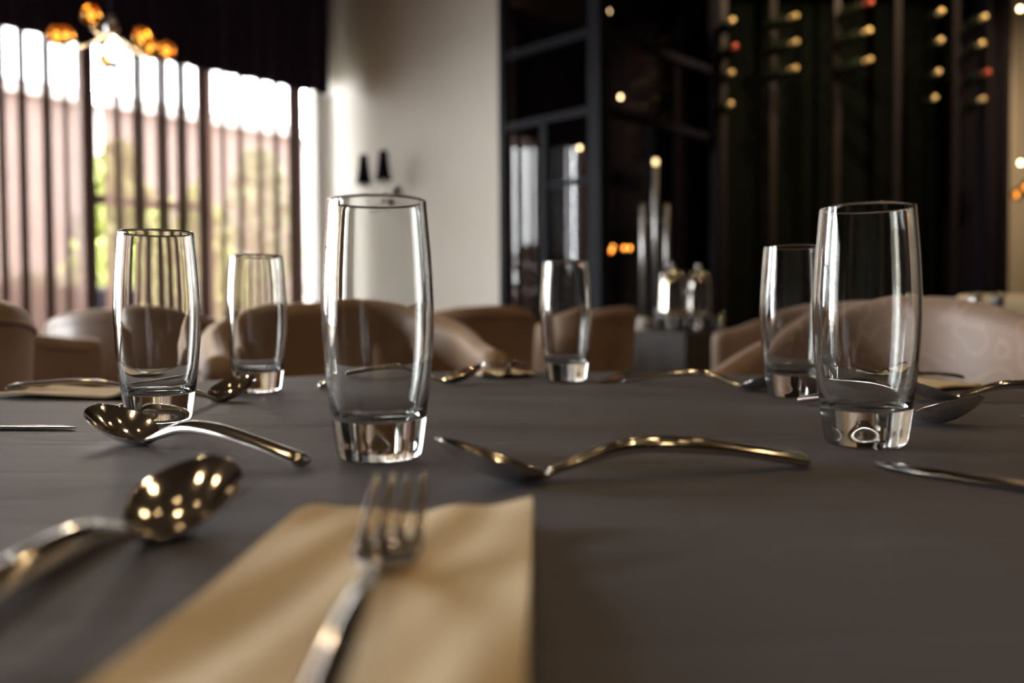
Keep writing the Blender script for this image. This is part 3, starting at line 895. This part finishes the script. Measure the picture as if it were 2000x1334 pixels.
def chrome_pot(loc, label):
    o = empty('chrome_pot', loc); tag(o, label, 'pot', 'chrome pots on the buffet table')
    H0 = 0.085
    MB().lathe([(0, H0 + 0.004), (0.066, H0 + 0.004), (0.070, H0), (0.074, H0 + 0.01), (0.072, H0 + 0.03), (0.068, H0 + 0.13), (0.062, H0 + 0.20), (0.054, H0 + 0.226), (0.034, H0 + 0.24), (0, H0 + 0.244)], 40).build('pot_body', M['chrome'], o, True)
    MB().lathe([(0, H0 + 0.24), (0.012, H0 + 0.242), (0.008, H0 + 0.25), (0.015, H0 + 0.26), (0.013, H0 + 0.272), (0, H0 + 0.277)], 20).build('knob', M['chrome'], o, True)
    MB().tube([(0.064, 0, H0 + 0.19), (0.105, 0, H0 + 0.18), (0.115, 0, H0 + 0.11), (0.070, 0, H0 + 0.05)], 0.006, 10).build('handle', M['black_metal'], o, True)
    MB().tube([(-0.066, 0, H0 + 0.02), (-0.085, 0, H0 + 0.02), (-0.088, 0, H0 - 0.01)], [0.009, 0.008, 0.007], 12).build('tap', M['chrome'], o, True)
    MB().lathe([(0.066, H0 - 0.012), (0.076, H0 - 0.012), (0.076, H0 + 0.001), (0.066, H0 + 0.001), (0.066, H0 - 0.012)], 32).build('stand_ring', M['dull_chrome'], o, True)
    for k in range(4):
        a = PI / 4 + k * PI / 2
        MB().tube([(0.071 * math.cos(a), 0.071 * math.sin(a), H0 - 0.006), (0.08 * math.cos(a), 0.08 * math.sin(a), 0.0)], 0.006, 8).build('stand_leg', M['dull_chrome'], o, True)
    MB().lathe([(0, 0), (0.03, 0), (0.03, 0.035), (0, 0.035)], 20).build('burner', M['dull_chrome'], o, True)
    return o
p1 = chrome_pot((0.845, 4.60, BTZ), 'shiny chrome pot on the buffet table, the one nearer the tubes')
p1.rotation_euler.z = R(20)
p2 = chrome_pot((1.015, 4.74, BTZ), 'shiny chrome pot on the buffet table, the one with amber reflections')
p2.rotation_euler.z = R(100)

# three-tube candle lamp
cl = empty('tube_lamp', (0.79, 4.78, BTZ)); tag(cl, 'tall lamp of three chrome tubes on the buffet table, middle tube highest', 'lamp')
MB().lathe([(0, 0), (0.075, 0), (0.075, 0.012), (0.02, 0.018), (0, 0.018)], 28).build('foot', M['dull_chrome'], cl, True)
for (dx, h) in ((-0.068, 0.69), (0, 0.90), (0.062, 0.69)):
    MB().lathe([(0, 0.012), (0.017, 0.012), (0.017, h - .004), (0.013, h), (0, h)], 20, (dx, 0, 0)).build('tube', M['dull_chrome'], cl, True)
MB().tube([(-0.068, 0, 0.60), (0.062, 0, 0.60)], 0.006, 8).build('cross_bar', M['dull_chrome'], cl, True)
MB().lathe([(0, 0.90), (0.012, 0.905), (0.016, 0.92), (0.01, 0.935), (0, 0.938)], 16).build('bulb', M['dim_bulb'], cl, True)

def cup(loc, label, s=1.0):
    o = empty('coffee_cup', loc); tag(o, label, 'cup', 'white cups on the buffet table')
    MB().lathe([(0, 0.0), (0.024 * s, 0), (0.026 * s, 0.004), (0.036 * s, 0.03 * s), (0.04 * s, 0.07 * s), (0.037 * s, 0.07 * s), (0.033 * s, 0.03 * s), (0.022 * s, 0.008), (0, 0.007)], 24).build('cup_bowl', M['white_china'], o, True)
    MB().tube([(0.037 * s, 0, 0.055 * s), (0.058 * s, 0, 0.05 * s), (0.055 * s, 0, 0.025 * s), (0.033 * s, 0, 0.02 * s)], 0.004, 8).build('handle', M['white_china'], o, True)
    return o
cup((0.63, 4.86, BTZ), 'white cup on the buffet table, leftmost in its row')
cup((0.60, 4.76, BTZ), 'white cup on the buffet table, second from the chair')
cup((0.695, 4.68, BTZ), 'white cup on the buffet table, right by the chrome pot')
cup((0.72, 4.88, BTZ), 'white cup on the buffet table, behind the front row', 1.05)
def shaker(loc, label, h=0.07):
    o = empty('salt_shaker', loc); tag(o, label, 'shaker', 'small shakers on the buffet table')
    MB().lathe([(0, 0), (0.018, 0), (0.02, 0.004), (0.016, h * .7), (0, h * .7)], 18).build('shaker_body', M['chrome'], o, True)
    MB().lathe([(0.0165, h * .68), (0.0175, h * .75), (0.014, h * .95), (0, h)], 18).build('shaker_cap', M['chrome'], o, True)
    return o
shaker((0.98, 4.585, BTZ), 'small chrome shaker in front of the chrome pots on the buffet')
shaker((1.13, 4.72, BTZ), 'small chrome shaker at the far end of the buffet table', 0.09)

# small things on the table before the pale wall
cn = empty('candle_cup', (-0.335, 4.03, TZ + .001)); tag(cn, 'small white candle cup on the round table before the pale wall', 'candle')
MB().lathe([(0, 0), (0.028, 0), (0.032, 0.01), (0.032, 0.085), (0.029, 0.085), (0.029, 0.06), (0, 0.06)], 24).build('cup_wall', M['white_china'], cn, True)
MB().tube([(0, 0, 0.055), (0, 0, 0.075)], 0.0015, 6).build('wick', M['black_metal'], cn)
fz = empty('bud_vase', (-0.235, 4.07, TZ + .001)); tag(fz, 'dark bud vase with dry red sprig on the round table before the pale wall', 'vase')
MB().lathe([(0, 0), (0.022, 0), (0.03, 0.02), (0.022, 0.05), (0.012, 0.065), (0.014, 0.075), (0.010, 0.075), (0, 0.04)], 20).build('vase_body', M['dark_wood'], fz, True)
mb = MB()
for k in range(9):
    a = k * 0.7; e = Vector((0.035 * math.cos(a), 0.035 * math.sin(a), 0.105 + 0.02 * math.sin(k * 2.1)))
    mb.tube([(0, 0, 0.04), e * 0.5 + Vector((0, 0, .035)), e], 0.0035, 5)
mb.build('sprig', pmat('dry_red_sprig', (0.10, 0.03, 0.02), .8, col2=(0.14, 0.05, .03), scale=30), fz, True)

# cream banquette and two mills at the right edge
bq = empty('banquette', (2.12, 3.2, 0), R(-8)); tag(bq, 'cream upholstered bench with rounded back at the right picture edge', 'bench')
MB().box((0, 0.12, 0.665), (0.86, 0.14, 0.47), 0, 0.05).build('backrest', M['cream_fabric'], bq, True)
MB().box((0, -0.12, 0.36), (0.86, 0.5, 0.16), 0, 0.04).build('seat', M['cream_fabric'], bq, True)
MB().box((0, 0, 0.15), (0.82, 0.56, 0.28), 0, 0.01).build('plinth', M['dark_wood'], bq)
st = empty('side_table', (1.60, 2.98, 0)); tag(st, 'small dark side table beside the cream bench', 'table')
MB().lathe([(0, 0.72), (0.15, 0.72), (0.15, 0.745), (0, 0.745)], 32).build('table_top', M['dark_wood'], st, True)
MB().lathe([(0, 0.01), (0.02, 0.01), (0.02, 0.72), (0, 0.72)], 16).build('pedestal', M['black_metal'], st, True)
MB().lathe([(0, 0), (0.13, 0), (0.13, 0.01), (0, 0.01)], 24).build('foot_plate', M['black_metal'], st, True)
for (x, lb) in ((1.57, 'slim chrome mill on the side table, the one by the wine rack'), (1.645, 'slim chrome mill on the side table, against the cream bench')):
    o = empty('pepper_mill', (x, 2.95, 0.745)); tag(o, lb, 'mill', 'chrome mills on the side table')
    MB().lathe([(0, 0), (0.022, 0), (0.022, 0.10), (0, 0.10)], 24).build('mill_body', M['dull_chrome'], o, True)
    MB().lathe([(0, 0.10), (0.02, 0.102), (0.022, 0.135), (0.012, 0.15), (0, 0.152)], 24).build('mill_top', M['dull_chrome'], o, True)

# ================================================================== GLASSES
GH = 0.145
outer = crom([(0.0215, 0.0), (0.0236, 0.0022), (0.0252, 0.012), (0.0268, 0.024), (0.0293, 0.045), (0.0312, 0.070), (0.0313, 0.090), (0.0301, 0.114), (0.0285, 0.134), (0.0277, 0.1435)], 6)
inner = crom([(0.0258, 0.1435), (0.0267, 0.134), (0.0283, 0.114), (0.0295, 0.090), (0.0292, 0.070), (0.0270, 0.045), (0.0245, 0.031), (0.0220, 0.0258), (0.0170, 0.0228), (0.009, 0.0213)], 6)
lip = [(0.0276, 0.1446), (0.02675, 0.1452), (0.0259, 0.1446)]
gp_ = [(0.0, 0.0006), (0.012, 0.0006), (0.020, 0.0002)] + outer + lip + inner + [(0.0, 0.0209)]
g0 = MB().lathe(gp_, 96).build('water_glass', M['glass'], None, True); recalc(g0)
gg = 'barrel-shaped water glasses on the laid table'
GL = [(-0.0755, 0.492, 'tallest-looking clear barrel-shaped glass standing right behind the fork and napkin'),
      (-0.271, 0.666, 'sharp clear barrel-shaped glass behind the spoon with the gold sparks'),
      (-0.272, 0.930, 'small-looking clear glass further back on the left, before the brown chair'),
      (0.066, 1.058, 'small-looking clear glass furthest back, in front of the glass partition'),
      (0.272, 0.841, 'clear glass partly hidden behind the large right-hand glass'),
      (0.2165, 0.532, 'large clear barrel-shaped glass on the right, before the dark wine rack')]
for i, (x, y, lb) in enumerate(GL):
    o = g0 if i == 0 else g0.copy()
    if i: COL.objects.link(o)
    o.location = (x, y, TZ + 0.0006); o.rotation_euler = (0, 0, i * 0.9)
    tag(o, lb, 'glass', gg)

# ================================================================== CUTLERY
def loft(stations, n=20, yoff=None):
    """stations: (x, z, halfwidth, cup, thickness[, y])"""
    vs, fs = [], []
    for st_ in stations:
        x, z, w, cup_, th = st_[:5]
        y0 = st_[5] if len(st_) > 5 else 0.0
        for k in range(n):
            a = 2 * PI * k / n
            c_, s_ = math.cos(a), math.sin(a)
            vs.append(Vector((x, y0 + w * c_, z - cup_ * (1 - c_ * c_) + th / 2 * s_)))
    m = len(stations)
    for i in range(m - 1):
        for k in range(n):
            k2 = (k + 1) % n
            fs.append((i * n + k, i * n + k2, (i + 1) * n + k2, (i + 1) * n + k))
    fs.append(tuple(range(n - 1, -1, -1))); fs.append(tuple((m - 1) * n + k for k in range(n)))
    return vs, fs

HANDLE = [(0.054, 0.0050, 0.0036, -0.0004, 0.0032), (0.062, 0.0072, 0.0034, -0.0008, 0.0036), (0.073, 0.0104, 0.0036, -0.0010, 0.0048),
          (0.088, 0.0140, 0.0042, -0.0012, 0.0056), (0.104, 0.0152, 0.0046, -0.0012, 0.0060), (0.125, 0.0142, 0.0049, -0.0012, 0.0062),
          (0.150, 0.0112, 0.0050, -0.0011, 0.0052), (0.175, 0.0070, 0.0055, -0.0010, 0.0054), (0.190, 0.0042, 0.0057, -0.0010, 0.0054),
          (0.1925, 0.0036, 0.0054, -0.0009, 0.0046), (0.1935, 0.0033, 0.0040, -0.0006, 0.0024)]
def finish_cutlery(root):
    lo = min(v.co.z for ch in root.children for v in ch.data.vertices)
    for ch in root.children:
        for v in ch.data.vertices: v.co.z -= lo
        recalc(ch)
    return root

def make_spoon():
    root = empty('spoon')
    L_ = 0.056
    sts = []
    for i in range(33):
        q = (i / 32)
        q = q ** 1.6 if q < 0.5 else q ** (1.6 - 0.6 * (q - 0.5) / 0.5)
        wv = 0.0203 * (max(0.0, math.sin(PI * q ** 0.92))) ** 0.52
        w = max(wv, 0.0037 if q > 0.6 else 0.0008)
        z = 0.0245 - 0.0205 * (q ** 0.92) + 0.0010 * math.sin(PI * q)
        cu = 0.0105 * (max(0.0, math.sin(PI * q ** 0.95))) ** 0.85
        sts.append((q * L_, z, w, cu, 0.0013 + 0.0018 * max(0, (q - 0.85) / 0.15)))
    vs, fs = loft(sts, 28)
    mesh_obj('bowl', vs, fs, M['cutlery'], root, True)
    h = [(sts[-1][0] - 0.001, sts[-1][1], 0.0037, 0.0, 0.0031)] + crom([(a + 0.002, b, c_, d, e) for (a, b, c_, d, e) in HANDLE], 5)
    h = [(a, b, c_ * 1.12, d, e * 1.35) for (a, b, c_, d, e) in h]
    vs, fs = loft(h, 20)
    mesh_obj('handle', vs, fs, M['cutlery'], root, True)
    return finish_cutlery(root)

def make_fork():
    root = empty('fork')
    ys = (-0.0087, -0.0029, 0.0029, 0.0087)
    for y in ys:
        t = crom([(0.0, 0.0205, 0.0004, 0, 0.0008, y * 0.94), (0.002, 0.0197, 0.0010, 0, 0.0013, y * 0.95), (0.012, 0.0155, 0.0015, 0, 0.0018, y), (0.028, 0.0098, 0.0017, 0, 0.0020, y * 1.02), (0.040, 0.0066, 0.0019, 0, 0.0022, y), (0.045, 0.0056, 0.0020, 0, 0.0022, y * 0.96)], 5)
        vs, fs = loft(t, 12)
        mesh_obj('tine', vs, fs, M['cutlery'], root, True)
    hd = crom([(0.0395, 0.0068, 0.0103, 0.0004, 0.0021), (0.044, 0.0057, 0.0107, 0.0010, 0.0022), (0.052, 0.0046, 0.0098, 0.0014, 0.0023), (0.059, 0.0044, 0.0070, 0.0010, 0.0025), (0.066, 0.0054, 0.0042, 0.0, 0.0030), (0.072, 0.0067, 0.0035, -0.0006, 0.0036)], 5)
    vs, fs = loft(hd, 20)
    mesh_obj('head', vs, fs, M['cutlery'], root, True)
    h = [(0.071, 0.0066, 0.0036, -0.0005, 0.0035)] + crom([(a + 0.012, 0.0062 + (b - 0.0062) * (0.45 if b > 0.0062 else 1), c_ * 0.85, d, e * 0.8) for (a, b, c_, d, e) in HANDLE[1:]], 5)
    vs, fs = loft(h, 20)
    mesh_obj('handle', vs, fs, M['cutlery'], root, True)
    return finish_cutlery(root)

def make_knife():
    root = empty('table_knife')
    bl = crom([(0.0, 0.0022, 0.0005, 0, 0.0008, 0.006), (0.004, 0.0022, 0.0030, 0, 0.0012, 0.0045), (0.014, 0.0022, 0.0065, 0, 0.0015, 0.0015), (0.035, 0.0022, 0.0086, 0, 0.0017, 0.0), (0.080, 0.0023, 0.0085, 0, 0.0020, 0.0), (0.100, 0.0026, 0.0075, 0, 0.0026, 0.0005), (0.106, 0.0030, 0.0050, 0, 0.0036, 0.001)], 5)
    vs, fs = loft(bl, 14)
    mesh_obj('blade', vs, fs, M['knife_steel'], root, True)
    h = crom([(0.104, 0.0030, 0.0046, 0, 0.0036), (0.112, 0.0034, 0.0044, 0, 0.0050), (0.150, 0.0036, 0.0052, 0, 0.0058), (0.195, 0.0038, 0.0060, 0, 0.0062), (0.212, 0.0038, 0.0058, 0, 0.0060), (0.215, 0.0036, 0.0042, 0, 0.0040)], 5)
    vs, fs = loft(h, 18)
    mesh_obj('handle', vs, fs, M['cutlery'], root, True)
    return finish_cutlery(root)

PROTO = {'spoon': make_spoon(), 'fork': make_fork(), 'table_knife': make_knife()}
usedK = {}
def lay(kind, tip, end, label, group, z=0.0006, tilt=0.0):
    src = PROTO[kind]
    if kind not in usedK: o = src; usedK[kind] = 1
    else: o = copy_tree(src)
    d = Vector((end[0] - tip[0], end[1] - tip[1]))
    o.location = (tip[0], tip[1], TZ + z)
    o.rotation_euler = Euler((0, tilt, math.atan2(d.y, d.x)), 'XYZ')
    tag(o, label, {'spoon': 'spoon', 'fork': 'fork', 'table_knife': 'knife'}[kind], group)
    return o
gs, gf, gk = 'spoons on the laid table', 'forks on the laid table', 'knives on the laid table'
lay('spoon', (-0.0362, 0.408), (0.160, 0.456), 'spoon lying across the middle in front of the glasses, bowl beside the tallest-looking glass', gs)
lay('spoon', (-0.273, 0.572), (-0.120, 0.468), 'spoon with gold sparks in its bowl, lying before the sharp left glass', gs)
lay('spoon', (-0.1235, 0.357), (-0.1355, 0.165), 'blurred spoon close up at lower left, lying beside a knife', gs)
lay('spoon', (-0.262, 0.862), (-0.315, 0.690), 'spoon whose bowl shows between the two left glasses', gs)
lay('spoon', (-0.033, 1.035), (-0.212, 0.968), 'spoon behind the tallest-looking glass, bowl tip raised to the right', gs)
lay('spoon', (0.285, 0.890), (0.136, 1.008), 'spoon at the far right of the middle, its bright handle end towards the furthest glass', gs)
lay('spoon', (0.318, 0.592), (0.262, 0.772), 'spoon with dark convex bowl beside the large right-hand glass', gs)
lay('spoon', (0.350, 0.795), (0.540, 0.775), 'spoon behind the right-hand glass, handle running out at the right edge', gs)

lay('table_knife', (-0.1380, 0.412), (-0.1510, 0.197), 'blurred knife close up at lower left, under the rim of the close spoon', gk)
lay('table_knife', (-0.3125, 0.628), (-0.520, 0.640), 'knife at the left edge, only its dark tip in view', gk)
lay('table_knife', (0.188, 0.458), (0.310, 0.282), 'dark knife at the lower right, tip towards the large right-hand glass', gk)
lay('table_knife', (0.108, 1.020), (0.165, 1.205), 'dark knife at the far table edge, right of the furthest glass', gk)

# ================================================================== NAPKINS
def napkin(cx, cy, ang, ln, wd, label, curl=0.008, seed=0):
    """folded paper napkin, two leaves; local +x is its length; far end at +x"""
    rnd = random.Random(seed)
    root = empty('napkin', (cx, cy, TZ + 0.0007), ang)
    tag(root, label, 'napkin', 'cream napkins on the laid table')
    ph = [rnd.uniform(0, 6) for _ in range(6)]
    def sheet(name, zoff, grow, th):
        nx, ny = 36, 20
        top, bot = [], []
        for i in range(nx + 1):
            for j in range(ny + 1):
                u_, v_ = i / nx, j / ny
                # gently rounded corners
                x = (u_ - .5) * (ln + grow); y = (v_ - .5) * (wd + grow)
                cr = 0.012
                ex, ey = (ln + grow) / 2 - abs(x), (wd + grow) / 2 - abs(y)
                if ex < cr and ey < cr and not (x > 0 and y < 0):
                    dx, dy = cr - ex, cr - ey
                    dd = math.hypot(dx, dy)
                    m_ = max(dx, dy)
                    f = m_ / dd if dd > 0 else 1
                    x -= math.copysign(dx * (1 - f), x); y -= math.copysign(dy * (1 - f), y)
                z = 0.0012 * (1 + math.sin(6 * u_ + ph[0] + 2 * v_)) * (0.4 + abs(v_ - .5)) + 0.0006 * (1 + math.sin(13 * v_ + ph[1] + 5 * u_))
                z += 0.0006 * (1 + math.sin(20 * v_ + 9 * u_ + ph[2]))
                z += curl * max(0, (u_ - 0.86) / 0.14) ** 2 * max(0, (0.25 - v_) / 0.25) ** 1.5     # one far corner stands up
                z += 0.0012 * max(0, (u_ - 0.85) / 0.15) ** 2 * (1 + math.sin(5.5 * v_ + ph[3]))
                top.append(Vector((x, y, zoff + z + th))); bot.append(Vector((x, y, zoff + z)))
        vs = top + bot; off = len(top); fs = []
        m = ny + 1
        for i in range(nx):
            for j in range(ny):
                a = i * m + j
                fs.append((a, a + m, a + m + 1, a + 1))
                fs.append((off + a, off + a + 1, off + a + m + 1, off + a + m))
        edge = [i * m for i in range(nx + 1)] + [nx * m + j for j in range(1, m)] + [i * m + ny for i in range(nx - 1, -1, -1)] + [j for j in range(ny - 1, 0, -1)]
        for k in range(len(edge)):
            a, b = edge[k], edge[(k + 1) % len(edge)]
            fs.append((a, b, off + b, off + a))
        o = mesh_obj(name, vs, fs, M['napkin'], root, True); smooth_by_angle(o, 50)
    sheet('lower_leaf', 0.0, 0.0, 0.0009)
    sheet('upper_leaf', 0.0013, -0.0008, 0.0009)
    return root
napkin(-0.0410, 0.239, R(88.0), 0.196, 0.091, 'cream folded napkin close up at the bottom, one corner turned up', 0.0025, 1)
napkin(-0.445, 0.900, R(-12), 0.150, 0.085, 'cream folded napkin at the left table edge behind the sharp glass', 0.003, 2)
napkin(-0.012, 1.155, R(-80), 0.110, 0.070, 'cream folded napkin at the far table edge beside the raised spoon', 0.006, 3)
napkin(0.435, 0.930, R(213), 0.120, 0.080, 'cream folded napkin at the far right table edge behind the large glass', 0.003, 4)
napkin(0.395, 0.448, R(168), 0.165, 0.088, 'cream folded napkin just at the right picture edge under a fork', 0.003, 5)
NZ = 0.0052
lay('fork', (-0.0405, 0.314), (-0.0345, 0.130), 'blurred fork close up on the cream napkin, tines pointing at the tallest-looking glass', gf, NZ)
lay('fork', (-0.330, 0.884), (-0.530, 0.918), 'fork lying on the napkin at the left table edge', gf, NZ)
lay('fork', (-0.018, 1.062), (0.012, 1.235), 'fork on the napkin at the far table edge beside the raised spoon', gf, NZ)
lay('fork', (0.340, 0.872), (0.500, 0.980), 'fork on the napkin at the far right table edge', gf, NZ)
lay('fork', (0.278, 0.470), (0.470, 0.432), 'fork at the right picture edge, only the tine tips in view', gf, NZ)
